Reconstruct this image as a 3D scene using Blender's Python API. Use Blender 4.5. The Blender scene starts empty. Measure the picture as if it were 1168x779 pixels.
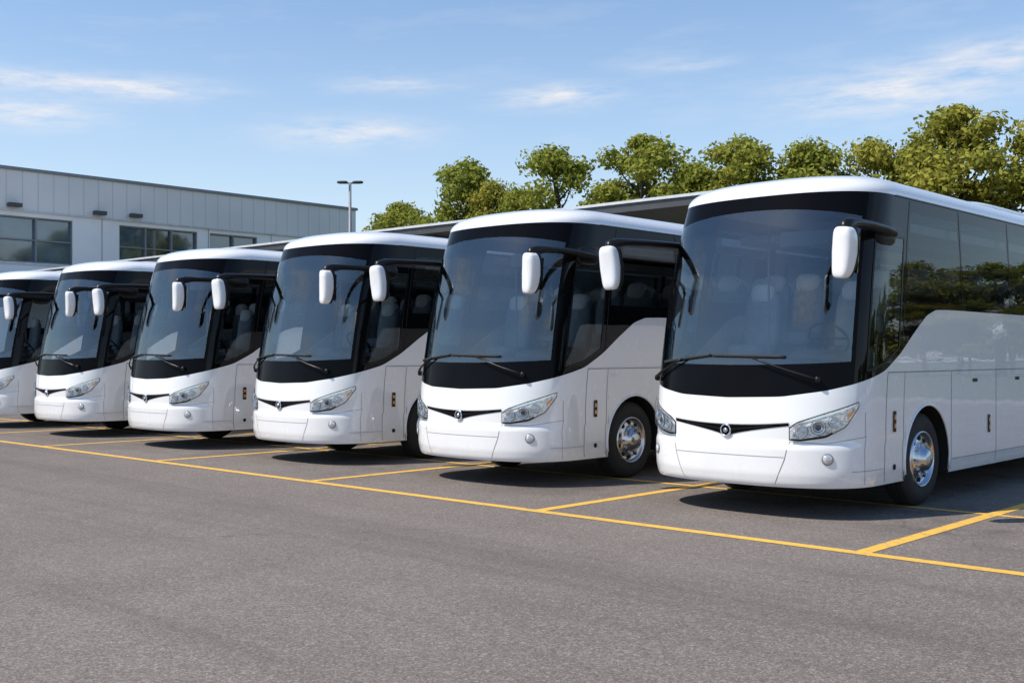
import bpy, math, random
import numpy as np
from mathutils import Vector, Matrix
random.seed(7); rng=np.random.default_rng(7)
scene=bpy.context.scene
scene.view_settings.view_transform='Standard'; scene.view_settings.look='None'; scene.view_settings.exposure=0
COL=scene.collection
# ------------------------------------------------------------------ materials
def newmat(name):
    m=bpy.data.materials.new(name); m.use_nodes=True
    nt=m.node_tree; nt.nodes.clear()
    out=nt.nodes.new('ShaderNodeOutputMaterial')
    return m,nt,out
def N(nt,t,**kw):
    n=nt.nodes.new(t)
    for k,v in kw.items(): setattr(n,k,v)
    return n
def math_(nt,op,a,b=None,c=None,clamp=False):
    n=nt.nodes.new('ShaderNodeMath'); n.operation=op; n.use_clamp=clamp
    for i,x in enumerate((a,b,c)):
        if x is None: continue
        if isinstance(x,(int,float)): n.inputs[i].default_value=x
        else: nt.links.new(x,n.inputs[i])
    return n.outputs[0]
def mixc(nt,fac,a,b):
    n=nt.nodes.new('ShaderNodeMix'); n.data_type='RGBA'
    if isinstance(fac,(int,float)): n.inputs[0].default_value=fac
    else: nt.links.new(fac,n.inputs[0])
    for s,x in ((n.inputs[6],a),(n.inputs[7],b)):
        if isinstance(x,tuple): s.default_value=(*x,1)
        else: nt.links.new(x,s)
    return n.outputs[2]
def noise(nt,scale,detail=4,rough=.55,vec=None,coord='Object'):
    if vec is None:
        tc=nt.nodes.new('ShaderNodeTexCoord'); vec=tc.outputs[coord]
    n=nt.nodes.new('ShaderNodeTexNoise'); n.inputs['Scale'].default_value=scale
    n.inputs['Detail'].default_value=detail; n.inputs['Roughness'].default_value=rough
    nt.links.new(vec,n.inputs['Vector']); return n.outputs['Fac']
def ramp(nt,fac,lo,hi):
    n=nt.nodes.new('ShaderNodeMapRange'); n.inputs[1].default_value=lo; n.inputs[2].default_value=hi
    n.clamp=True; nt.links.new(fac,n.inputs[0]); return n.outputs[0]
def pm(name,col,rough=.5,metal=0,coat=0,var=.08,vscale=3,ior=1.5,bump=0,bscale=40,spec=None):
    m,nt,out=newmat(name)
    b=N(nt,'ShaderNodeBsdfPrincipled')
    f=noise(nt,vscale)
    c2=tuple(max(0,c*(1-var*2)) for c in col); c1=tuple(min(1,c*(1+var)) for c in col)
    nt.links.new(mixc(nt,ramp(nt,f,.3,.7),c2,c1),b.inputs['Base Color'])
    b.inputs['Metallic'].default_value=metal; b.inputs['IOR'].default_value=ior
    b.inputs['Coat Weight'].default_value=coat; b.inputs['Coat Roughness'].default_value=.04
    r=math_(nt,'MULTIPLY_ADD',noise(nt,vscale*2.3),rough*.3,rough*.85)
    nt.links.new(r,b.inputs['Roughness'])
    if bump:
        bp=N(nt,'ShaderNodeBump'); bp.inputs['Strength'].default_value=bump; bp.inputs['Distance'].default_value=.01
        nt.links.new(noise(nt,bscale),bp.inputs['Height']); nt.links.new(bp.outputs[0],b.inputs['Normal'])
    nt.links.new(b.outputs[0],out.inputs[0]); return m
def white_paint():
    m,nt,out=newmat('white_coach_paint')
    b=N(nt,'ShaderNodeBsdfPrincipled')
    tc=N(nt,'ShaderNodeTexCoord'); sp=N(nt,'ShaderNodeSeparateXYZ'); nt.links.new(tc.outputs['Object'],sp.inputs[0])
    low=ramp(nt,sp.outputs[2],.95,.3)
    dirt=math_(nt,'MULTIPLY',low,ramp(nt,noise(nt,3.5,8,.65),.3,.75))
    dirt=math_(nt,'MULTIPLY',dirt,.22)
    c=mixc(nt,dirt,(.86,.86,.86),(.45,.42,.38))
    nt.links.new(c,b.inputs['Base Color'])
    nt.links.new(math_(nt,'MULTIPLY_ADD',noise(nt,5),.12,.20),b.inputs['Roughness'])
    b.inputs['Coat Weight'].default_value=1; b.inputs['Coat Roughness'].default_value=.02; b.inputs['Coat IOR'].default_value=1.7
    bp=N(nt,'ShaderNodeBump'); bp.inputs['Strength'].default_value=.25; bp.inputs['Distance'].default_value=.012
    nt.links.new(noise(nt,1.3,2),bp.inputs['Height']); nt.links.new(bp.outputs[0],b.inputs['Coat Normal'])
    nt.links.new(b.outputs[0],out.inputs[0]); return m
def glass(name,tint,ior=1.9,rough=.0,wob=.15):
    m,nt,out=newmat(name)
    t=N(nt,'ShaderNodeBsdfTransparent'); t.inputs[0].default_value=(*tint,1)
    g=N(nt,'ShaderNodeBsdfGlossy'); g.inputs['Roughness'].default_value=rough; g.inputs[0].default_value=(.90,.97,.98,1)
    bp=N(nt,'ShaderNodeBump'); bp.inputs['Strength'].default_value=wob; bp.inputs['Distance'].default_value=.01
    nt.links.new(noise(nt,1.1,1),bp.inputs['Height']); nt.links.new(bp.outputs[0],g.inputs['Normal'])
    fr=N(nt,'ShaderNodeFresnel'); fr.inputs[0].default_value=ior
    mx=N(nt,'ShaderNodeMixShader'); nt.links.new(fr.outputs[0],mx.inputs[0])
    nt.links.new(t.outputs[0],mx.inputs[1]); nt.links.new(g.outputs[0],mx.inputs[2])
    nt.links.new(mx.outputs[0],out.inputs[0]); return m
M_white=white_paint()
M_black=pm('black_gloss_glass',(.004,.0045,.005),.03,ior=1.30,bump=.1,bscale=1.2)
M_blackp=pm('black_gloss_panel',(.004,.004,.005),.08,ior=1.16)
M_wind=glass('windshield_glass',(.96,.985,.98),2.15)
M_sideg=glass('side_window_glass',(.72,.77,.78),1.55)
M_tintg=glass('tinted_passenger_glass',(.42,.45,.46),1.36)
M_lens=glass('headlight_lens',(.97,.98,.98),1.35,0,0)
M_seam=pm('panel_gap',(.18,.18,.19),.8)
M_seam2=pm('soft_panel_gap',(.30,.30,.31),.7)
M_rub=pm('tyre_rubber',(.018,.018,.019),.75,bump=.4,bscale=60)
M_chrome=pm('chrome',(.75,.76,.78),.12,metal=1)
M_alloy=pm('polished_alloy',(.66,.67,.69),.24,metal=1)
M_refl=pm('reflector_silver',(.80,.80,.80),.25,metal=.35,bump=.7,bscale=40,var=.25,vscale=25)
M_reflw=pm('lamp_bowl_silver',(.85,.85,.86),.15,metal=.6)
M_amber=pm('amber_lens',(.75,.30,.06),.2,coat=.6)
M_red=pm('red_lens',(.5,.02,.02),.2,coat=.6)
M_plastic=pm('black_plastic',(.010,.010,.011),.32,ior=1.35)
M_chassis=pm('underbody',(.012,.012,.012),.9)
M_seat=pm('seat_fabric',(.17,.20,.23),.9,vscale=12)
M_head=pm('headrest_cover',(.55,.56,.57),.85)
M_dash=pm('dashboard_plastic',(.16,.16,.155),.6)
M_inner=pm('cabin_lining',(.70,.69,.66),.8)
M_mirror=pm('mirror_glass',(.7,.72,.74),.02,metal=1)
# ------------------------------------------------------------------ mesh builder
class MB:
    def __init__(s): s.v=[];s.f=[];s.m=[];s.s=[];s.mats=[];s.n=0
    def mi(s,mat):
        if mat not in s.mats: s.mats.append(mat)
        return s.mats.index(mat)
    def add(s,V,F,mat,smooth=True):
        k=s.mi(mat)
        s.v.extend([tuple(map(float,p)) for p in V])
        for f in F: s.f.append(tuple(i+s.n for i in f)); s.m.append(k); s.s.append(smooth)
        s.n+=len(V)
    def grid(s,P,mat,smooth=True,closeu=False,flip=False):
        P=np.asarray(P); nu,nv=P.shape[:2]; F=[]
        for i in range(nu if closeu else nu-1):
            for j in range(nv-1):
                a=i*nv+j;b=((i+1)%nu)*nv+j
                q=(a,b,b+1,a+1); F.append(q[::-1] if flip else q)
        s.add(P.reshape(-1,3),F,mat,smooth)
    def box(s,lo,hi,mat,smooth=False,M=None):
        x0,y0,z0=lo;x1,y1,z1=hi
        V=[(x0,y0,z0),(x1,y0,z0),(x1,y1,z0),(x0,y1,z0),(x0,y0,z1),(x1,y0,z1),(x1,y1,z1),(x0,y1,z1)]
        if M is not None: V=[M@Vector(v) for v in V]
        s.add(V,[(0,3,2,1),(4,5,6,7),(0,1,5,4),(1,2,6,5),(2,3,7,6),(3,0,4,7)],mat,smooth)
    def tube(s,path,rad,mat,n=12,up=(0,0,1)):
        path=[Vector(p) for p in path]; rings=[]
        for i,p in enumerate(path):
            t=(path[min(i+1,len(path)-1)]-path[max(i-1,0)]).normalized()
            a=t.cross(Vector(up)); 
            if a.length<1e-3: a=t.cross(Vector((1,0,0)))
            a.normalize(); b=a.cross(t).normalized()
            r=rad[i] if isinstance(rad,list) else rad
            ra,rb=r if isinstance(r,tuple) else (r,r)
            rings.append([tuple(p+a*ra*math.cos(q)+b*rb*math.sin(q)) for q in [2*math.pi*k/n for k in range(n)]])
        m=len(rings);V=[v for r in rings for v in r];F=[]
        for i in range(m-1):
            for k in range(n): F.append((i*n+k,(i+1)*n+k,(i+1)*n+(k+1)%n,i*n+(k+1)%n)[::-1])
        F.append(tuple(range(n))[::-1]); F.append(tuple((m-1)*n+k for k in range(n)))
        s.add(V,F,mat)
    def lathe(s,prof,M,mat,n=40,smooth=True):
        P=np.zeros((n,len(prof),3))
        for i in range(n):
            a=2*math.pi*i/n
            for j,(r,h) in enumerate(prof):
                P[i,j]=M@Vector((r*math.cos(a),r*math.sin(a),h))
        s.grid(P,mat,smooth,closeu=True)
    def ellipsoid(s,c,r,mat,e=2.0,n=20,M=None,ez=None,warp=None):
        ez=ez or e
        sg=lambda v,p: math.copysign(abs(v)**p,v)
        P=np.zeros((n*2,n+1,3))
        for i in range(n*2):
            a=math.pi*i/n
            for j in range(n+1):
                b=-math.pi/2+math.pi*j/n
                cb=sg(math.cos(b),2/ez)
                q=Vector((r[0]*cb*sg(math.cos(a),2/e),r[1]*cb*sg(math.sin(a),2/e),r[2]*sg(math.sin(b),2/ez)))
                if warp: q=warp(q)
                if M is not None: q=M@q
                P[i,j]=(q.x+c[0],q.y+c[1],q.z+c[2])
        s.grid(P,mat,True,closeu=True)
    def mesh(s,name):
        me=bpy.data.meshes.new(name); me.from_pydata(s.v,[],s.f)
        for m in s.mats: me.materials.append(m)
        me.polygons.foreach_set('material_index',s.m); me.polygons.foreach_set('use_smooth',s.s); me.update()
        return me
def obj(name,me,parent=None,loc=None):
    o=bpy.data.objects.new(name,me); COL.objects.link(o)
    if parent: o.parent=parent
    if loc: o.location=loc
    return o
# ------------------------------------------------------------------ coach body surface
W=1.29;D=.90;NP=2.6;L=12.0;PI=math.pi
th=np.linspace(0,PI/2,500)
px=list(W*np.sin(th)**(2/NP)); py=list(D*(1-np.cos(th)**(2/NP)))
for y in np.linspace(D,L-.25,60)[1:]: px.append(W);py.append(y)
for a in np.linspace(0,PI/2,16)[1:]: px.append(W-.25+.25*math.cos(a)); py.append(L-.25+.25*math.sin(a))
for x in np.linspace(W-.25,0,10)[1:]: px.append(x);py.append(L)
px=np.array(px);py=np.array(py)
ss=np.concatenate([[0],np.cumsum(np.hypot(np.diff(px),np.diff(py)))])
SN=ss[499]; ST=ss[-1]
def smooth_tab(zs,vs,w,lo,hi,n=1200):
    g=np.linspace(lo,hi,n); v=np.interp(g,zs,vs); k=max(3,int(w/(hi-lo)*n)); ker=np.hanning(k+2)[1:-1]; ker/=ker.sum()
    vp=np.pad(v,k,mode='edge'); return g,np.convolve(vp,ker,'same')[k:-k]
rz,rv=smooth_tab([.2,.30,.36,.46,.74,.79,1.0,1.25,1.6,2.0,2.5,3.0,3.42,3.6],[.12,.07,.02,0,0,.030,.030,.05,.10,.17,.275,.41,.56,.64],.06,.2,3.7)
wz,wv=smooth_tab([.2,.32,.5,1.6,2.2,2.8,3.42],[.97,.985,1,1,.992,.972,.945],.2,.2,3.7)
def s_of_x(x): return math.copysign(float(np.interp(abs(x),px[:500],ss[:500])),x)
def s_of_y(y): return float(np.interp(y,py[:560],ss[:560]))
def y_of_s(s): return np.interp(np.abs(s),ss,py)
def P0(s,z):
    s=np.asarray(s,float);z=np.asarray(z,float)
    x=np.sign(s)*np.interp(np.abs(s),ss,px); y=np.interp(np.abs(s),ss,py)
    t=np.clip((y-.6)/2.6,0,1); fall=1-t*t*(3-2*t)
    return np.stack([x*np.interp(z,wz,wv),y+np.interp(z,rz,rv)*fall,z+0*x],-1)
def NRM(s,z):
    e=.004
    a=P0(s+e,z)-P0(s-e,z); b=P0(s,z+e)-P0(s,z-e); n=np.cross(a,b)
    return n/np.maximum(np.linalg.norm(n,axis=-1,keepdims=True),1e-9)
def PS(s,z,off=0):
    s=np.asarray(s,float);z=np.asarray(z,float)
    p=P0(s,z)
    return p+NRM(s,z)*off if off else p
bs=[0,s_of_x(.6),s_of_x(1.0),s_of_y(.45),s_of_y(.95),s_of_y(1.3),s_of_y(1.66),s_of_y(2.02),s_of_y(2.3),s_of_y(2.7),ST]
bv=[1.235,1.255,1.32,1.39,1.52,1.69,1.92,2.12,2.19,2.2,2.2]
bg,bb=smooth_tab(bs,bv,.22,0,ST,4000)
def belt(s): return np.interp(np.abs(s),bg,bb)
ZR=3.40
AX=[2.11,8.75]
def zbot(s):
    y=y_of_s(s); z=np.full(np.shape(y),.33)
    for yc in AX:
        d=np.abs(y-yc); m=(d<.6)&(np.abs(s)>SN)&(np.abs(s)<ST-1.3)
        z=np.where(m,np.maximum(.33,.52+np.sqrt(np.maximum(0,.61**2-np.minimum(d,.61)**2))),z)
    return z
def half_s():
    l=list(np.linspace(0,SN,70)); l+= [s_of_y(y) for y in np.linspace(D,11.75,50)]
    for yc in AX:
        l+=[s_of_y(yc-.6*math.cos(a)) for a in np.linspace(0,PI,41)]
        l+=[s_of_y(yc-.6012),s_of_y(yc+.6012)]
    l+=list(np.linspace(s_of_y(11.75),ST,16)); l+=[s_of_y(y) for y in np.linspace(1,2.8,30)]
    return sorted(set(round(a,5) for a in l))
HS=half_s(); FS=np.array([-a for a in HS[::-1]]+HS[1:])
def band(mb,sl,lo,hi,nv,mat,off=0,vs=None):
    sl=np.asarray(sl,float); v=np.linspace(0,1,nv) if vs is None else vs
    a=lo(sl) if callable(lo) else np.full(sl.shape,lo); b=hi(sl) if callable(hi) else np.full(sl.shape,hi)
    Z=a[:,None]+(b-a)[:,None]*v[None,:]; S=np.repeat(sl[:,None],len(v),1)
    mb.grid(PS(S,Z,off),mat)
def uvpatch(mb,fn,nu,nv,mat,off=0):
    u,v=np.meshgrid(np.linspace(0,1,nu),np.linspace(0,1,nv),indexing='ij')
    S,Z=fn(u,v); mb.grid(PS(S,Z,off),mat)
def seam(mb,pts,w=.009,off=.0025,mat=None):
    Q=[]
    for (a,b) in zip(pts[:-1],pts[1:]):
        n=max(2,int(math.hypot(a[0]-b[0],a[1]-b[1])/.05))
        for t in np.linspace(0,1,n)[:-1]: Q.append((a[0]+(b[0]-a[0])*t,a[1]+(b[1]-a[1])*t))
    Q.append(pts[-1]); Q=np.array(Q); d=np.gradient(Q,axis=0); d/=np.linalg.norm(d,axis=1,keepdims=True)
    pr=np.stack([-d[:,1],d[:,0]],1)*w/2
    A=Q-pr;B=Q+pr
    mb.grid(np.stack([PS(A[:,0],A[:,1],off),PS(B[:,0],B[:,1],off)],1),mat or M_seam)
def frame_at(s,z,off=0):
    p=PS(np.array(s),np.array(z),off); n=NRM(np.array(s),np.array(z))
    n=Vector(n); q=n.to_track_quat('Z','Y').to_matrix().to_4x4(); q.translation=Vector(p); return q
parts=[]
# --- body shell
b=MB()
band(b,FS,zbot,belt,44,M_white)
sWS=s_of_y(.44)        # windshield edge
sD0,sD1=s_of_y(.60),s_of_y(1.25)
sl_ws=np.linspace(-sWS,sWS,90)
zT=3.12
def lowband(s): return 1.58+.04*(np.abs(s)/sWS)**2
def topband(s): return zT+.12*(1-(np.abs(s)/sWS)**2)
band(b,sl_ws,belt,lowband,8,M_blackp)
band(b,sl_ws,topband,ZR,8,M_blackp)
def edgeL(z):
    return -(sWS-.10-.46*np.exp(-((z-2.25)/.27)**2) -.10*np.clip((1.95-z)/.4,0,1))
def edgeR(z): return (sWS-.05)+0*z
nz=40
def side_border(fn,sgn):
    def f(u,v):
        zz=1.64+(zT-1.64)*v
        e=fn(zz)
        if sgn<0: s=-sWS+(e+sWS)*u; 
        else: s=e+(sWS-e)*u
        lo=lowband(s);hi=topband(s); z=lo+(hi-lo)*v
        return s,z
    return f
uvpatch(b,side_border(edgeL,-1),16,nz,M_blackp)
uvpatch(b,side_border(edgeR,1),4,nz,M_blackp)
WIN=[(1.42,3.09),(3.21,4.69),(4.81,6.29),(6.41,7.89),(8.01,9.49),(9.61,11.04)]
WLO,WHI=2.34,3.24
for sg in (1,-1):
    def R(a,bb,n): 
        l=np.linspace(a,bb,n); return l if sg>0 else -l[::-1]
    band(b,R(sWS,sD0,8),belt,ZR,30,M_black)
    wl=R(sD0,sD1,12)
    band(b,wl,belt,lambda s:belt(s)+.10,3,M_black)
    band(b,wl,2.93,ZR,8,M_black)
    s0=sD1
    for a,c in WIN:
        band(b,R(s0,s_of_y(a),3),belt,ZR,12,M_black)
        wl=R(s_of_y(a),s_of_y(c),16)
        band(b,wl,belt,WLO,4,M_black); band(b,wl,WHI,ZR,4,M_black)
        s0=s_of_y(c)
    rest=np.array([s0]+[s_of_y(y) for y in np.linspace(11.2,11.7,4)]+list(np.linspace(s_of_y(11.75),ST,14)))
    band(b,rest if sg>0 else -rest[::-1],belt,ZR,12,M_black)
# roof
ks=list(1-(np.linspace(0,1,26)**2.2))
Pb=P0(FS,np.full(FS.shape,ZR)); ym=6.3
G=[]
for k in ks:
    h=.245*(1-max(k,0)**7)**.52
    inset=(1-k)*W
    P=Pb.copy(); P[:,0]*=k
    fy=np.clip((ym-P[:,1])/5.6,-1,1); P[:,1]+=fy*inset*1.3
    P[:,2]=ZR+h; G.append(P)
b.grid(np.stack(G,1),M_white)
parts.append(('body_shell',b.mesh('body_shell')))
g=MB()
g.ellipsoid((0,6.2,3.66),(.82,1.5,.13),M_white,e=5,ez=3,n=18)
g.ellipsoid((0,2.3,3.64),(.35,.35,.07),M_white,e=5,ez=3,n=14)
parts.append(('roof_air_conditioner',g.mesh('roof_air_conditioner')))
# --- glass
g=MB()
def wsf(u,v):
    zz=1.64+(zT-1.64)*v; s=edgeL(zz)+(edgeR(zz)-edgeL(zz))*u
    lo=lowband(s);hi=topband(s); return s,lo+(hi-lo)*v
uvpatch(g,wsf,70,nz,M_wind)
parts.append(('windshield',g.mesh('windshield')))
g=MB()
for sg in (1,-1):
    wl=np.linspace(sD0,sD1,12); wl=wl if sg>0 else -wl[::-1]
    band(g,wl,lambda s:belt(s)+.10,2.93,14,M_sideg)
parts.append(('cab_side_window',g.mesh('cab_side_window')))
g=MB()
for sg in (1,-1):
    for a,c in WIN:
        wl=np.linspace(s_of_y(a),s_of_y(c),16); wl=wl if sg>0 else -wl[::-1]
        band(g,wl,WLO,WHI,8,M_tintg)
parts.append(('passenger_windows',g.mesh('passenger_windows')))
# --- seams / trim
t=MB()
for sg in (1,-1):
    S=lambda y: sg*s_of_y(y)
    X=lambda x: sg*s_of_x(x)
    seam(t,[(S(1.02),.36),(S(1.02),1.50)],.009)
    seam(t,[(S(.62),.36),(S(.60),1.10)],.006,mat=M_seam2)
    seam(t,[(S(1.02),1.50),(S(11.6),1.50)],.012,mat=M_seam2)
    seam(t,[(S(.45),.50),(S(1.02),.50)],.006,mat=M_seam2)
    for y in (1.46,2.78,4.2,5.65,7.1,8.1,9.4,10.6): seam(t,[(S(y),.36),(S(y),1.50)],.010,mat=M_seam2)
    seam(t,[(S(2.8),.48),(S(8.05),.48)],.009,mat=M_seam2)
    seam(t,[(S(9.4),.48),(S(11.5),.48)],.009,mat=M_seam2)
    for y in (3.5,4.95,6.4):
        a,c=sorted((S(y-.07),S(y+.07))); band(t,np.array([a,c]),1.36,1.40,2,M_plastic,.008)
    for y in (1.36,3.15,4.75,6.35,7.95,9.55,11.1): seam(t,[(S(y),float(belt(S(y)))+.02),(S(y),ZR-.03)],.012,.003,M_rub)
    seam(t,[(S(.585),float(belt(S(.6)))+.09),(S(.585),2.945),(S(1.265),2.945),(S(1.265),float(belt(S(1.25)))+.09)],.025,.006,M_plastic)
    q=[(sg*a,float(belt(a))+.09) for a in np.linspace(sD0,sD1,8)]; seam(t,q,.025,.006,M_plastic)
    seam(t,[(X(.70),.80),(X(.66),.62),(X(.56),.36)],.007)
    seam(t,[(X(.70),.80),(X(1.0),.785),(X(1.2),.83),(S(.62),.85)],.006,mat=M_seam2)
seam(t,[(s_of_x(-.655),.64),(s_of_x(.655),.64)],.006,mat=M_seam2)
for sg in (1,-1):
    q=[(sg*s_of_y(y),ZR-.004) for y in np.linspace(.9,11.6,20)]
    seam(t,q,.016,.008,M_plastic)
parts.append(('trim_and_panel_gaps',t.mesh('trim_and_panel_gaps')))
# --- grille and badge
g=MB()
gx=np.linspace(-.69,.69,61); gs=np.array([s_of_x(a) for a in gx])
def gtop(s): x=np.interp(np.abs(s),ss,px); return .955+.035*(x/.69)**2
def gbot(s): x=np.interp(np.abs(s),ss,px); return np.minimum(.955+.035*(x/.69)**2-.006, .845+.115*np.clip((x-.05)/.63,0,1)**.75)
band(g,gs,gbot,gtop,6,M_blackp,.006)
band(g,gs,lambda s:gtop(s)-.002,lambda s:gtop(s)+.006,2,M_alloy,.012)
band(g,gs*.75,lambda s:(gbot(s)+gtop(s))/2-.002,lambda s:(gbot(s)+gtop(s))/2+.002,2,M_rub,.012)
parts.append(('grille',g.mesh('grille')))
g=MB(); F=frame_at(0.0,.893,.012)
g.lathe([(.066,0),(.066,.012),(.060,.018),(.052,.018),(.050,.010)],F,M_chrome,32)
g.lathe([(.050,.010),(.0001,.012)],F,M_blackp,32)
g.lathe([(.026,.012),(.026,.018),(.0001,.020)],F,M_chrome,24)
parts.append(('round_badge',g.mesh('round_badge')))
# --- headlights
g=MB()
hx0=s_of_x(.70); hx1=s_of_y(.50)
def HT(u): return np.interp(u,[0,.12,.5,1],[.935,.995,1.09,1.20])
def HB(u): return np.interp(u,[0,.15,.5,.8,1],[.825,.815,.855,.965,1.16])
def hl(mb,sg,mat,off,u0=0,u1=1,grow=0,v0=0,v1=1,nu=24,nv=6):
    def f(u,v):
        uu=(u0+(u1-u0)*u) if sg>0 else (u1-(u1-u0)*u)
        s=hx0-grow+(hx1-hx0+2*grow)*uu
        lo=HB(uu)-grow;hi=HT(uu)+grow; vv=v0+(v1-v0)*v
        return sg*s,lo+(hi-lo)*vv
    uvpatch(mb,f,nu,nv,mat,off)
for sg in (1,-1):
    hl(g,sg,M_plastic,.003,grow=.010)
    hl(g,sg,M_refl,.008)
    hl(g,sg,M_plastic,.011,.02,.60,v0=.0,v1=.07)
    hl(g,sg,M_chrome,.014,.05,.95,v0=.88,v1=.96)
    hl(g,sg,M_amber,.013,.82,.92,v0=.25,v1=.55)
    for u,r in ((.17,.052),(.40,.060),(.62,.045)):
        s=sg*(hx0+(hx1-hx0)*u); z=float(HB(u)+HT(u))/2-.004
        F=frame_at(s,z,.010)
        g.lathe([(r*1.18,0),(r*1.18,.016),(r,.018),(r*.8,.004),(r*.5,.0)],F,M_reflw,28)
        g.lathe([(r*1.20,.001),(r*1.26,.003)],F,M_plastic,28)
        g.lathe([(r*.50,.0),(r*.45,.012),(r*.3,.020),(.0001,.024)],F,M_dash if u==.40 else M_reflw,24)
parts.append(('headlights',g.mesh('headlights')))
g=MB()
for sg in (1,-1): hl(g,sg,M_lens,.036)
parts.append(('headlight_lens_covers',g.mesh('headlight_lens_covers')))
# --- fog lamps, markers
g=MB()
for sg in (1,-1):
    F=frame_at(sg*s_of_x(1.04),.63,.002)
    g.lathe([(.060,0),(.058,.006),(.050,.008)],F,M_seam,28)
    g.lathe([(.050,.007),(.046,.012),(.038,.012)],F,M_reflw,28)
    g.lathe([(.038,.010),(.03,.016),(.0001,.018)],F,M_refl,28)
    for y,z,n in ((1.22,.98,3),(3.95,.84,2),(6.6,.84,2),(10.2,.84,2)):
        s0=sg*s_of_y(y)
        a,bb=sorted((s0-.035,s0+.035))
        band(g,np.array([a,bb]),z-.11,z+.11,2,M_plastic,.010)
        for i in range(2):
            zz=z-.07+i*.09
            band(g,np.array([a+.012,bb-.012]),zz,zz+.05,2,M_amber,.016)
    F=frame_at(sg*s_of_y(1.25),.50,.002); g.lathe([(.03,0),(.03,.008),(.0001,.010)],F,M_plastic,20)
    for z in (1.0,1.25): 
        F=frame_at(sg*(ST-1.0),z,.002); g.lathe([(.09,0),(.085,.02),(.0001,.03)],F,M_red,24)
parts.append(('marker_and_fog_lamps',g.mesh('marker_and_fog_lamps')))
# --- wheel-arch lips, wells, chassis
g=MB()
for sg in (1,-1):
    for yc in AX:
        pth=[(sg*(W+.004),yc-.61*math.cos(a),.52+.61*math.sin(a)) for a in np.linspace(-.2,PI+.2,30)]
        g.tube(pth,.014,M_white,8,up=(1,0,0))
        P=np.zeros((2,24,3))
        for i,x in enumerate((W-.005,.62)):
            for j,a in enumerate(np.linspace(-.3,PI+.3,24)): P[i,j]=(sg*x,yc-.625*math.cos(a),.52+.625*math.sin(a))
        g.grid(P,M_chassis,True)
g.box((-.62,.55,.36),(.62,11.7,1.22),M_chassis)
for y0,y1 in ((.60,1.46),(2.76,8.1),(9.4,11.6)): g.box((-1.22,y0,.40),(1.22,y1,1.20),M_chassis)
g.box((-.9,.30,.42),(.9,.62,1.15),M_chassis)
for yc in AX: g.tube([(-1.1,yc,.52),(1.1,yc,.52)],.09,M_chassis,12)
parts.append(('chassis_and_wheel_wells',g.mesh('chassis_and_wheel_wells')))
# --- wheels
g=MB()
def wheel(mb,xc,yc,sg,R=.52,w=.29):
    Mx=Matrix.Translation((xc,yc,R))@Matrix.Rotation(sg*PI/2,4,'Y')
    h=w/2
    mb.lathe([(.30,-h),(.40,-h-.005),(R-.05,-h+.01),(R-.012,-h+.035),(R,-h+.06),(R,h-.06),(R-.012,h-.035),(R-.05,h-.008),(.43,h+.006),(.36,h+.004),(.315,h-.012)],Mx,M_rub,56)
    for k in (-.07,-.02,.03,.08): mb.lathe([(R+.001,k-.006),(R+.002,k),(R+.001,k+.006)],Mx,M_chassis,40)
    mb.lathe([(.318,h-.016),(.308,h+.006),(.295,h+.004),(.285,h-.03),(.26,h-.055),(.20,h-.035),(.165,h-.01),(.15,h+.02),(.125,h+.03),(.12,h+.055),(.075,h+.085),(.0001,h+.09)],Mx,M_alloy,56)
    for i in range(10):
        a=2*PI*i/10
        F=Mx@Matrix.Translation((.232*math.cos(a),.232*math.sin(a),h-.040)); mb.lathe([(.030,-.004),(.029,.006),(.0001,.0065)],F,M_chassis,14)
        a+=PI/10
        F=Mx@Matrix.Translation((.175*math.cos(a),.175*math.sin(a),h-.016)); mb.lathe([(.013,0),(.013,.035),(.008,.042),(.0001,.043)],F,M_chrome,8,False)
for sg in (1,-1):
    for yc in AX: wheel(g,sg*(W-.20),yc,sg)
parts.append(('wheels',g.mesh('wheels')))
# --- mirrors
g=MB()
for sg in (1,-1):
    x=sg*1.42; yaw=Matrix.Rotation(sg*-.18,4,'Z')@Matrix.Rotation(sg*.09,4,'Y')
    def wp(q,sg=sg):
        k=q.z/.25
        f=1-.18*max(0,-k)-.05*max(0,k)
        return Vector((q.x*f,q.y*(1-.25*max(0,-k))-.03*k*k,q.z))
    C=(x,-.14,2.665)
    g.ellipsoid(C,(.112,.095,.248),M_white,e=3.2,ez=4.6,n=24,M=yaw.to_3x3(),warp=wp)
    Mm=Matrix.Translation(C)@yaw
    g.ellipsoid(Mm@Vector((-sg*.012,.065,.01)),(.117,.05,.25),M_plastic,e=3.5,ez=4.6,n=16,M=yaw.to_3x3(),warp=wp)
    g.box((-.08,.106,-.19),(.08,.118,.04),M_mirror,M=Mm); g.box((-.08,.106,.055),(.08,.118,.19),M_mirror,M=Mm)
    pth=[(sg*1.20,1.30,2.96),(sg*1.26,1.12,2.975),(sg*1.33,.80,2.985),(sg*1.38,.45,2.985),(sg*1.41,.12,2.975),(sg*1.42,-.03,2.955),(sg*1.425,-.12,2.915),(sg*1.425,-.13,2.84)]
    g.tube(pth,[(.03,.10),(.045,.115),(.045,.095),(.042,.080),(.045,.068),(.06,.060),(.09,.07),(.085,.06)],M_plastic,16,up=(sg,0,0.001))
    g.ellipsoid((sg*1.225,1.17,2.96),(.05,.22,.13),M_plastic,e=2.8,n=12)
parts.append(('wing_mirrors',g.mesh('wing_mirrors')))
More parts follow.
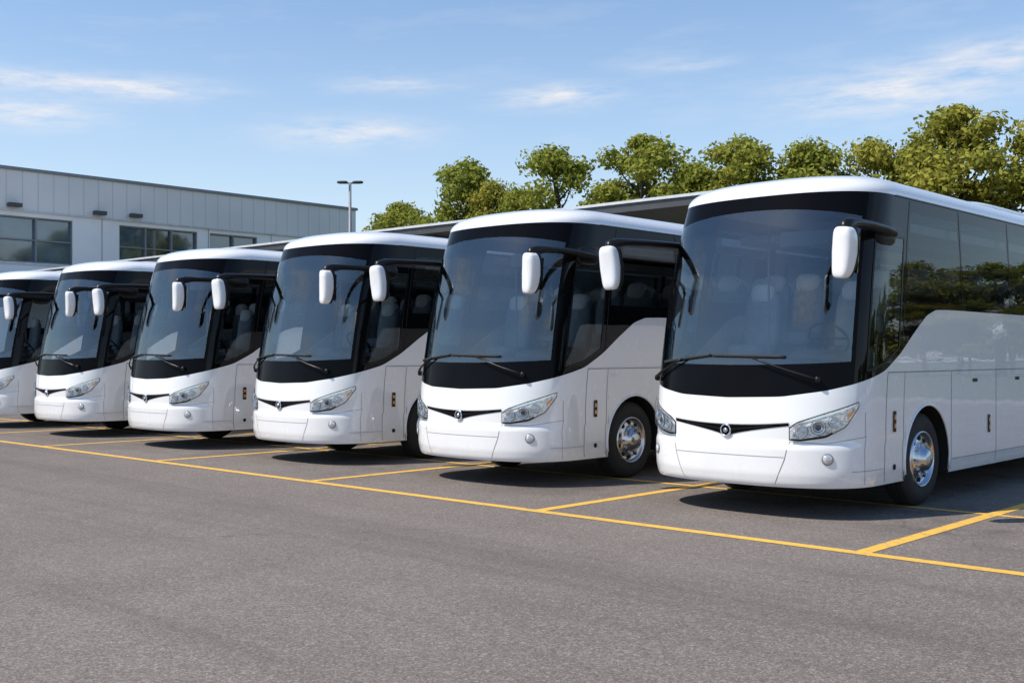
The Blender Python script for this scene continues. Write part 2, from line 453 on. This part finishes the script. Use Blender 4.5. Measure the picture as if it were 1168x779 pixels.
# --- wipers
g=MB()
def wip(sx0,z0,sx1,z1,bx0,bz0,bx1,bz1):
    A=[];n=8
    for t_ in np.linspace(0,1,n):
        s=s_of_x(sx0+(sx1-sx0)*t_); z=z0+(z1-z0)*t_; A.append(tuple(PS(np.array(s),np.array(z),.05)))
    g.tube(A,[.016]*3+[.011]*5,M_plastic,8)
    B=[]
    for t_ in np.linspace(0,1,12):
        s=s_of_x(bx0+(bx1-bx0)*t_); z=bz0+(bz1-bz0)*t_; B.append(tuple(PS(np.array(s),np.array(z),.022)))
    g.tube(B,(.010,.016),M_rub,8)
    F=frame_at(s_of_x(sx0),z0,.01); g.lathe([(.035,0),(.035,.04),(.02,.055),(.0001,.056)],F,M_plastic,16)
wip(.93,1.43,.28,1.645,-.22,1.675,.62,1.66)
wip(-1.10,1.42,-.62,1.63,-.95,1.60,-.24,1.68)
parts.append(('windscreen_wipers',g.mesh('windscreen_wipers')))
# --- interior
g=MB()
g.box((-1.2,.62,1.205),(1.2,11.7,1.235),M_dash)
g.box((-1.2,11.5,1.24),(1.2,11.55,3.3),M_inner)
g.ellipsoid((0,.86,1.42),(1.12,.36,.24),M_dash,e=4,n=20)
g.ellipsoid((.62,.88,1.62),(.33,.22,.13),M_dash,e=3,n=14)
Ms=Matrix.Translation((.62,1.10,1.86))@Matrix.Rotation(math.radians(-48),4,'X')
pth=[Ms@Vector((.22*math.cos(a),.22*math.sin(a),0)) for a in np.linspace(0,2*PI,33)]
g.tube(pth,.016,M_plastic,8); g.tube([Ms@Vector((-.21,0,0)),Ms@Vector((.21,0,0))],.014,M_plastic,6); g.tube([Ms@Vector((0,0,0)),Vector((.62,.95,1.6))],.03,M_plastic,8)
def seat(x,y,z=1.24,dz=0):
    g.ellipsoid((x,y,z+.42),(.225,.24,.09),M_seat,e=4,n=10)
    g.ellipsoid((x,y+.27,z+.78+dz),(.225,.075,.40),M_seat,e=4,ez=3.6,n=12,M=Matrix.Rotation(-.15,3,'X'))
    g.ellipsoid((x,y+.30,z+1.12+dz),(.16,.085,.12),M_head,e=3,n=10,M=Matrix.Rotation(-.15,3,'X'))
    g.box((x-.18,y-.1,z),(x+.18,y+.15,z+.34),M_dash)
seat(.62,1.45,1.28); seat(-.62,1.55,1.30)
for r in range(8):
    for x in (-.93,-.45,.45,.93): seat(x,2.35+r*.86,1.46)
for sg in (1,-1): g.box((sg*.85-.25,2.1,3.06),(sg*.85+.25,11.4,3.16),M_inner)
g.tube([(-.35,1.5,1.24),(-.35,1.5,3.2)],.014,M_seam,8)
g.box((.2,.80,2.86),(1.0,.82,3.02),M_dash)
parts.append(('cabin_interior',g.mesh('cabin_interior')))

SP=4.05; BX=-6.37; BY=10.10
for i in range(6):
    e=bpy.data.objects.new('coach_bus',None); COL.objects.link(e); e.empty_display_size=1
    e.location=(BX-SP*i+[0,.0,.0,.02,-.02,0][i],BY+[0,.0,.03,-.02,.02,.0][i],0)
    for nm,me in parts: obj(nm,me,e)
# ------------------------------------------------------------------ ground
def asphalt():
    m,nt,out=newmat('weathered_asphalt'); b=N(nt,'ShaderNodeBsdfPrincipled')
    tc=N(nt,'ShaderNodeTexCoord'); v=tc.outputs['Object']
    big=noise(nt,.12,5,.6,v); mid=noise(nt,1.1,6,.65,v); pat=noise(nt,7,5,.7,v); fine=noise(nt,45,3,.7,v)
    c=mixc(nt,ramp(nt,big,.3,.7),(.155,.128,.110),(.225,.190,.166))
    c=mixc(nt,math_(nt,'MULTIPLY',ramp(nt,mid,.35,.7),.45),c,(.120,.099,.086))
    c=mixc(nt,math_(nt,'MULTIPLY',ramp(nt,pat,.50,.70),.20),c,(.10,.082,.072))
    c=mixc(nt,math_(nt,'MULTIPLY',ramp(nt,fine,.48,.70),.35),c,(.34,.295,.26))
    hv=None
    for sc,amt in ((105,.26),(50,.13)):
        vo=N(nt,'ShaderNodeTexVoronoi'); vo.inputs['Scale'].default_value=sc; nt.links.new(v,vo.inputs['Vector'])
        sep=N(nt,'ShaderNodeSeparateColor'); nt.links.new(vo.outputs['Color'],sep.inputs[0])
        c=mixc(nt,math_(nt,'MULTIPLY',ramp(nt,sep.outputs[0],.55,.15),amt*1.6,clamp=True),c,(.045,.038,.034))
        c=mixc(nt,math_(nt,'MULTIPLY',ramp(nt,sep.outputs[1],.75,.98),amt*1.5,clamp=True),c,(.50,.45,.41))
        hv=sep.outputs[0] if hv is None else hv
    for rot,amt in ((12,.40),(-4,.30)):
        mp=N(nt,'ShaderNodeMapping'); mp.inputs['Scale'].default_value=(.05,1.5,1); mp.inputs['Rotation'].default_value=(0,0,math.radians(rot)); mp.inputs['Location'].default_value=(rot,3,0); nt.links.new(v,mp.inputs[0])
        st=noise(nt,1.0,5,.6,mp.outputs[0])
        c=mixc(nt,math_(nt,'MULTIPLY',ramp(nt,st,.52,.72),amt),c,(.085,.072,.065))
    dn=N(nt,'ShaderNodeTexNoise'); dn.inputs['Scale'].default_value=.9; dn.inputs['Detail'].default_value=5; nt.links.new(v,dn.inputs['Vector'])
    va=N(nt,'ShaderNodeVectorMath',operation='MULTIPLY_ADD'); va.inputs[1].default_value=(1.2,1.2,1.2); nt.links.new(dn.outputs['Color'],va.inputs[0]); nt.links.new(v,va.inputs[2])
    vo=N(nt,'ShaderNodeTexVoronoi',feature='DISTANCE_TO_EDGE'); vo.inputs['Scale'].default_value=.13; nt.links.new(va.outputs[0],vo.inputs['Vector'])
    cr=math_(nt,'MULTIPLY',ramp(nt,vo.outputs['Distance'],.0022,.0004),ramp(nt,noise(nt,.3,2,.5,v),.45,.56))
    c=mixc(nt,math_(nt,'MULTIPLY',cr,.45),c,(.06,.052,.05))
    sp=N(nt,'ShaderNodeSeparateXYZ'); nt.links.new(v,sp.inputs[0])
    bay=math_(nt,'MULTIPLY',ramp(nt,sp.outputs[1],9.2,11.0),ramp(nt,noise(nt,.7,3,.6,v),.5,.62))
    c=mixc(nt,math_(nt,'MULTIPLY',bay,.5),c,(.06,.054,.05))
    nt.links.new(c,b.inputs['Base Color']); b.inputs['Roughness'].default_value=.9; b.inputs['Specular IOR Level'].default_value=.3
    bp=N(nt,'ShaderNodeBump'); bp.inputs['Strength'].default_value=.5; bp.inputs['Distance'].default_value=.008
    h=math_(nt,'ADD',fine,math_(nt,'MULTIPLY',hv,.4)); nt.links.new(h,bp.inputs['Height']); nt.links.new(bp.outputs[0],b.inputs['Normal'])
    nt.links.new(b.outputs[0],out.inputs[0]); return m
def yellow():
    m,nt,out=newmat('worn_yellow_paint'); b=N(nt,'ShaderNodeBsdfPrincipled')
    tc=N(nt,'ShaderNodeTexCoord'); v=tc.outputs['Object']
    w=ramp(nt,noise(nt,9,8,.75,v),.50,.68); f=noise(nt,45,3,.7,v)
    c=mixc(nt,ramp(nt,f,.3,.7),(.66,.36,.045),(.82,.49,.08))
    c=mixc(nt,math_(nt,'MULTIPLY',w,.65),c,(.19,.16,.14))
    nt.links.new(c,b.inputs['Base Color']); b.inputs['Roughness'].default_value=.75
    nt.links.new(b.outputs[0],out.inputs[0]); return m
M_asph=asphalt(); M_yel=yellow(); M_grass=pm('grass_ground',(.06,.085,.03),.95,vscale=.4,var=.25)
def plane(name,x0,y0,x1,y1,z,mat,parent=None):
    b=MB(); b.add([(x0,y0,z),(x1,y0,z),(x1,y1,z),(x0,y1,z)],[(0,1,2,3)],mat,False); return obj(name,b.mesh(name),parent)
plane('ground',-3000,-3000,3000,3000,0-.004,M_grass)
plane('parking_lot_asphalt',-110,-90,70,38,0,M_asph)
b=MB()
def mark(x0,y0,x1,y1,z=.004): b.add([(x0,y0,z),(x1,y0,z),(x1,y1,z),(x0,y1,z)],[(0,1,2,3)],M_yel,False)
w=.07
mark(-62,8.93-w,18,8.93+w)
bays=[-4.30+4.05*k for k in (4,3,2,1)]+[-4.30,-8.0]+[-12.05-4.05*k for k in range(7)]
for x in bays:
    mark(x-w,8.93+w,x+w,12.0-.05); mark(x-w,12.05,x+w,22.6)
mark(-42,12.0-.05,18,12.05)
obj('parking_bay_markings',b.mesh('parking_bay_markings'))
b=MB(); b.box((-110,38,-.2),(70,38.25,.13),pm('concrete_kerb',(.33,.32,.30),.9,var=.1,vscale=2)); obj('kerb',b.mesh('kerb'))
# ------------------------------------------------------------------ warehouse
def corrug():
    m,nt,out=newmat('corrugated_cladding'); b=N(nt,'ShaderNodeBsdfPrincipled')
    tc=N(nt,'ShaderNodeTexCoord'); sp=N(nt,'ShaderNodeSeparateXYZ'); nt.links.new(tc.outputs['Object'],sp.inputs[0])
    y=sp.outputs[1]
    rib=math_(nt,'PINGPONG',y,.17)
    seamv=math_(nt,'LESS_THAN',math_(nt,'MODULO',math_(nt,'ADD',y,100),.9),.07)
    c=mixc(nt,ramp(nt,noise(nt,.25,4),.3,.7),(.68,.66,.64),(.77,.75,.73))
    c=mixc(nt,math_(nt,'MULTIPLY',seamv,.35),c,(.30,.31,.32))
    nt.links.new(c,b.inputs['Base Color']); b.inputs['Roughness'].default_value=.5
    bp=N(nt,'ShaderNodeBump'); bp.inputs['Strength'].default_value=.4; bp.inputs['Distance'].default_value=.10
    nt.links.new(rib,bp.inputs['Height']); nt.links.new(bp.outputs[0],b.inputs['Normal'])
    nt.links.new(b.outputs[0],out.inputs[0]); return m
M_clad=corrug(); M_wallw=pm('white_wall_panel',(.87,.86,.85),.6,vscale=.5,var=.03)
M_trim=pm('grey_metal_trim',(.22,.235,.25),.45); M_trimw=pm('pale_metal_trim',(.60,.62,.64),.4)
M_bglass=pm('dark_window_glass',(.07,.12,.16),.05,ior=2.2,var=.35,vscale=.35)
M_dark=pm('dark_steel',(.06,.062,.066),.5)
wh=bpy.data.objects.new('warehouse_building',None); COL.objects.link(wh)
XF=-63.2; Y0,Y1=4.0,50.9
wins=[(13.0,20.6),(21.4,29.9),(32.8,38.1),(39.0,42.6)]; ZW0,ZW1=6.85,9.45
b=MB(); b.box((XF-34,Y0,0),(XF-.5,Y1-.01,11.9),M_wallw)
edges=[Y0]+[v for w_ in wins for v in w_]+[Y1]
for i in range(0,len(edges),2): b.box((XF-.49,edges[i],ZW0),(XF,edges[i+1],ZW1),M_wallw)
b.box((XF-.49,Y0,0),(XF,Y1,ZW0),M_wallw); b.box((XF-.49,Y0,ZW1),(XF,Y1,9.75),M_wallw)
obj('walls',b.mesh('walls'),wh)
b=MB()
for y in np.arange(Y0+1.3,Y1,2.4):
    if all(not(a-.1<y<c+.1) for a,c in wins): b.box((XF+.001,y-.02,.1),(XF+.012,y+.02,9.69),M_trim)
obj('wall_panel_joints',b.mesh('wall_panel_joints'),wh)
b=MB(); b.box((XF-.49,Y0,9.753),(XF+.10,Y1,12.0),M_clad)
obj('upper_cladding',b.mesh('upper_cladding'),wh)
b=MB(); b.box((XF-34,Y0-.1,12.003),(XF+.22,Y1+.1,12.18),M_trim); b.box((XF+.103,Y0,9.70),(XF+.15,Y1,9.80),M_trimw); obj('parapet_flashing',b.mesh('parapet_flashing'),wh)
b=MB()
for a,c in wins:
    b.box((XF-.30,a,ZW0),(XF-.27,c,ZW1),M_bglass)
obj('window_glass',b.mesh('window_glass'),wh)
b=MB()
for a,c in wins:
    n=max(2,round((c-a)/1.9))
    for k in range(n+1):
        y=a+(c-a)*k/n; b.box((XF-.26,y-.05,ZW0),(XF-.06,y+.05,ZW1),M_trim)
    for z in (ZW0+.04,(ZW0+ZW1)/2,ZW1-.04): b.box((XF-.25,a,z-.04),(XF-.08,c,z+.04),M_trim)
    b.box((XF+.002,a-.1,ZW0-.12),(XF+.12,c+.1,ZW0-.003),M_trimw)
obj('window_frames',b.mesh('window_frames'),wh)
b=MB()
for y,z in ((22.5,10.0),(26.4,9.9),(31.4,9.9),(33.7,9.95)):
    b.box((XF+.16,y-.35,z),(XF+.55,y+.35,z+.22),M_dark)
for k in range(6): b.box((XF-8,10+k*7,12.23),(XF-5.6,12.2+k*7,12.9 if k%2 else 12.6),M_trimw)
for y in (36,41,46): 
    b.box((XF+.013,y-1.9,0),(XF+.06,y+1.9,4.6),M_trimw)
obj('wall_lights_vents_and_doors',b.mesh('wall_lights_vents_and_doors'),wh)
# ------------------------------------------------------------------ canopy behind coaches
cn=bpy.data.objects.new('parking_canopy',None); COL.objects.link(cn)
b=MB(); CY=25.4; CX=-14.6
b.box((-62.9,CY,5.74),(CX,CY+4,5.97),M_dark); b.box((-62.95,CY-.06,5.973),(CX+.06,CY+4.1,6.05),M_trimw)
obj('roof_deck',b.mesh('roof_deck'),cn)
b=MB()
for x in np.arange(-60.6,CX,6.5):
    for y in (CY+.6,CY+3.4): b.box((x-.11,y-.11,0),(x+.11,y+.11,5.73),M_trim)
    b.box((x-.08,CY+.72,5.55),(x+.08,CY+3.28,5.73),M_trim)
obj('columns_and_beams',b.mesh('columns_and_beams'),cn)
# ------------------------------------------------------------------ lamp
b=MB(); lx,ly=-52.1,41.6; hz=11.8
b.tube([(lx,ly,0),(lx,ly,4),(lx,ly,hz)],[.14,.12,.08],M_trim,14)
b.box((lx-.25,ly-.25,0),(lx+.25,ly+.25,.25),M_trim)
rd=Vector((.73,.683,0))
Mr=Matrix.Translation((lx,ly,hz))@Matrix.Rotation(math.atan2(rd.y,rd.x),4,'Z')
b.tube([Mr@Vector((-.62,0,0)),Mr@Vector((.62,0,0))],.05,M_trim,8)
for sx in (-1,1): b.ellipsoid(Mr@Vector((sx*.46,0,.05)),(.32,.20,.075),M_dark,e=4,n=10,M=Mr.to_3x3())
obj('street_lamp',b.mesh('street_lamp'))
# ------------------------------------------------------------------ trees
def leafmat():
    m,nt,out=newmat('tree_leaves')
    tc=N(nt,'ShaderNodeTexCoord'); v=tc.outputs['Object']
    oi=N(nt,'ShaderNodeObjectInfo')
    a=ramp(nt,noise(nt,1.0,3,.6,v),.35,.65); bq=ramp(nt,noise(nt,9,2,.6,v),.3,.7)
    c=mixc(nt,a,(.19,.22,.035),(.42,.38,.07)); c=mixc(nt,math_(nt,'MULTIPLY',bq,.45),c,(.52,.44,.10))
    c=mixc(nt,math_(nt,'MULTIPLY',oi.outputs['Random'],.50),c,(.17,.25,.045))
    d=N(nt,'ShaderNodeBsdfDiffuse'); t=N(nt,'ShaderNodeBsdfTranslucent'); nt.links.new(c,d.inputs[0]); nt.links.new(c,t.inputs[0])
    mx=N(nt,'ShaderNodeMixShader'); mx.inputs[0].default_value=.38
    nt.links.new(d.outputs[0],mx.inputs[1]); nt.links.new(t.outputs[0],mx.inputs[2]); nt.links.new(mx.outputs[0],out.inputs[0]); return m
M_leaf=leafmat(); M_bark=pm('tree_bark',(.09,.07,.05),.95,vscale=6,bump=.6,bscale=20)
def make_tree(seed,H=10.0,wd=2.3,nclump=58,per=260,leaf=.115,base=2.0):
    r=np.random.default_rng(seed); mb=MB()
    tp=[(0,0,0)]; x=y=0
    for k in range(1,8):
        x+=r.normal(0,.07);y+=r.normal(0,.07); tp.append((x,y,H*.86*k/7))
    mb.tube(tp,[.20*(1-.86*k/7)+.015 for k in range(8)],M_bark,9)
    cl=[]
    for k in range(nclump):
        h=r.uniform(0,1)**.9; z=base+(H-base-.5)*h
        prof=math.sin(PI*min(1,(h*.84+.16)))**.6
        a=r.uniform(0,2*PI); rr=wd*prof*math.sqrt(r.uniform(.05,1))*r.uniform(.75,1.22)
        cl.append((x*h+rr*math.cos(a),y*h+rr*math.sin(a),z,r.uniform(.36,.80)))
    for c in cl:
        zt=max(base*.6,c[2]-r.uniform(.6,1.8)); f=min(zt/(H*.86),1)*7; i=int(min(f,6)); q=f-i
        s=[tp[i][j]*(1-q)+tp[min(i+1,7)][j]*q for j in range(3)]
        mid=[(s[0]+c[0])/2,(s[1]+c[1])/2,(s[2]+c[2])/2-.15]
        mb.tube([s,mid,c[:3]],[.05,.03,.012],M_bark,5)
    nl=nclump*per
    C=np.repeat(np.array(cl),per,0)
    d=r.normal(size=(nl,3)); d/=np.linalg.norm(d,axis=1,keepdims=True)
    rad=C[:,3:4]*(r.uniform(.2,1.25,(nl,1)))**.8
    ctr=C[:,:3]+d*rad*np.array([1.1,1.1,.72])
    n=d+r.normal(size=(nl,3))*.8+np.array([0,0,.4]); n/=np.linalg.norm(n,axis=1,keepdims=True)
    t=np.cross(n,r.normal(size=(nl,3))); t/=np.linalg.norm(t,axis=1,keepdims=True); bt=np.cross(n,t)
    sz=leaf*r.uniform(.55,1.2,(nl,1))
    V=np.stack([ctr-t*sz,ctr-bt*sz*.55,ctr+t*sz,ctr+bt*sz*.55],1).reshape(-1,3)
    F=[(4*i,4*i+1,4*i+2,4*i+3) for i in range(nl)]
    mb.add(V,F,M_leaf,False)
    return mb.mesh('deciduous_tree_mesh')
tv=[make_tree(11,10,2.5),make_tree(12,10,2.2,54),make_tree(13,10,2.8,70),make_tree(14,10,2.4,60,base=1.8),make_tree(15,10,2.6,62)]
tl=[(-50.9,11.0,1.1),(-48.0,8.8,.9),(-44.6,12.9,1.0),(-42.0,11.3,.85),(-39.9,10.6,.85),(-37.3,12.6,1.1),(-34.6,9.8,.8),(-32.5,12.6,1.1),(-30.0,11.0,1.0),(-27.0,11.8,1.1),(-24.7,11.4,1.05),(-22.3,8.8,.8),(-20.2,10.7,1.0),(-18.5,10.3,.85),(-16.4,11.6,1.15),(-14.0,11.0,1.1),(-11.2,11.2,1.1),(-7.6,10.2,1.1),(-53.5,8.6,.8)]
for i,(x,h,wd) in enumerate(tl):
    o=obj('deciduous_tree',tv[(i*2+i//5)%5]); o.location=(x,44+random.uniform(-1,1.4),0)
    o.scale=(wd*h/10,wd*h/10,h/10*1.0); o.rotation_euler=(0,0,random.uniform(0,6.28))
dt=bpy.data.objects.new('distant_tree_line',None); COL.objects.link(dt)
for i in range(34):
    a=i/33; x=-2+a*110+random.uniform(-1.5,1.5); y=92-a*55+random.uniform(-4,4)
    o=obj('tree',tv[i%5],dt); o.location=(x,y,-.3); s=random.uniform(.95,1.25); o.scale=(s*1.5,s*1.5,s); o.rotation_euler=(0,0,random.uniform(0,6.28))
# ------------------------------------------------------------------ sun + sky
tosun=Vector((-.36,-.66,1.0)).normalized()
el=math.asin(tosun.z); az=math.atan2(tosun.x,tosun.y)
sd=bpy.data.lights.new('sun','SUN'); sd.energy=5.0; sd.angle=math.radians(.5); sd.color=(1,.935,.84)
so=bpy.data.objects.new('sun',sd); COL.objects.link(so); so.rotation_euler=tosun.to_track_quat('Z','Y').to_euler(); so.location=(0,0,50)
wd_=bpy.data.worlds.new('World'); scene.world=wd_; wd_.use_nodes=True; nt=wd_.node_tree; nt.nodes.clear()
out=N(nt,'ShaderNodeOutputWorld'); bg=N(nt,'ShaderNodeBackground'); bg.inputs[1].default_value=.15
sky=N(nt,'ShaderNodeTexSky',sky_type='NISHITA'); sky.sun_disc=False; sky.sun_elevation=el; sky.sun_rotation=az
sky.air_density=1.0; sky.dust_density=.3; sky.ozone_density=2.0
hs=N(nt,'ShaderNodeHueSaturation'); hs.inputs['Saturation'].default_value=1.15; hs.inputs['Value'].default_value=1.15; nt.links.new(sky.outputs[0],hs.inputs['Color'])
tc=N(nt,'ShaderNodeTexCoord'); nm=N(nt,'ShaderNodeVectorMath',operation='NORMALIZE'); nt.links.new(tc.outputs['Generated'],nm.inputs[0])
sp=N(nt,'ShaderNodeSeparateXYZ'); nt.links.new(nm.outputs[0],sp.inputs[0])
AZ=math_(nt,'MULTIPLY',math_(nt,'ARCTAN2',sp.outputs[0],sp.outputs[1]),180/PI)
EL=math_(nt,'MULTIPLY',math_(nt,'ARCSINE',sp.outputs[2]),180/PI)
cv=N(nt,'ShaderNodeCombineXYZ'); nt.links.new(math_(nt,'MULTIPLY',AZ,.22),cv.inputs[0]); nt.links.new(math_(nt,'MULTIPLY_ADD',EL,1.1,math_(nt,'MULTIPLY',AZ,-.05)),cv.inputs[1])
n1=noise(nt,1.6,8,.62,cv.outputs[0]); n2=noise(nt,.7,5,.6,cv.outputs[0])
blobs=[(-66.9,12.75,2.6,.6,.8),(-61.8,12.75,4.0,.55,1.1),(-66.3,11.2,3.2,.7,1.0),(-51.4,11.1,4.2,.8,.85),(-49.1,13.5,3.4,.5,.6),(-40.8,13.0,3.0,.6,1.0),(-23.5,12.6,6.5,1.3,.9),(-34.5,14.4,3,.35,.5),(-18,14,5,.9,.6),
       (-95,16,12,2,.7),(-120,22,14,3,.8),(170,25,20,4,.8),(120,18,16,2.5,.7),(20,15,12,2,.7),(60,20,14,3,.7),(-150,14,16,2,.7)]
tot=None
for a0,e0,ra,re,am in blobs:
    da=math_(nt,'DIVIDE',math_(nt,'SUBTRACT',AZ,a0),ra); de=math_(nt,'DIVIDE',math_(nt,'SUBTRACT',math_(nt,'SUBTRACT',EL,math_(nt,'MULTIPLY',math_(nt,'SUBTRACT',AZ,a0),.03)),e0),re)
    d2=math_(nt,'ADD',math_(nt,'MULTIPLY',da,da),math_(nt,'MULTIPLY',de,de))
    mk=math_(nt,'MULTIPLY',math_(nt,'EXPONENT',math_(nt,'MULTIPLY',d2,-1.3)),am)
    tot=mk if tot is None else math_(nt,'ADD',tot,mk)
cl=math_(nt,'MULTIPLY',tot,ramp(nt,n1,.32,.68)); cl=math_(nt,'MULTIPLY',cl,1.1,clamp=True)
veil=math_(nt,'MULTIPLY',ramp(nt,n2,.52,.85),math_(nt,'MULTIPLY',ramp(nt,EL,8,12),ramp(nt,EL,30,16)))
cl=math_(nt,'ADD',cl,math_(nt,'MULTIPLY',veil,.18),clamp=True)
haze=math_(nt,'MULTIPLY',math_(nt,'EXPONENT',math_(nt,'MULTIPLY',math_(nt,'MAXIMUM',EL,0.0),-.105)),.90)
c=mixc(nt,haze,hs.outputs[0],(5.1,5.5,5.9))
c=mixc(nt,cl,c,(5.9,5.9,6.1))
nt.links.new(c,bg.inputs[0]); nt.links.new(bg.outputs[0],out.inputs[0])
# ------------------------------------------------------------------ camera
cd=bpy.data.cameras.new('camera'); cam=bpy.data.objects.new('camera',cd); COL.objects.link(cam)
cd.sensor_width=36; cd.lens=39.05; cd.shift_y=.0116; cd.clip_end=6000
cam.location=(0,0,1.7); cam.rotation_euler=(PI/2,0,math.radians(43.1)); scene.camera=cam
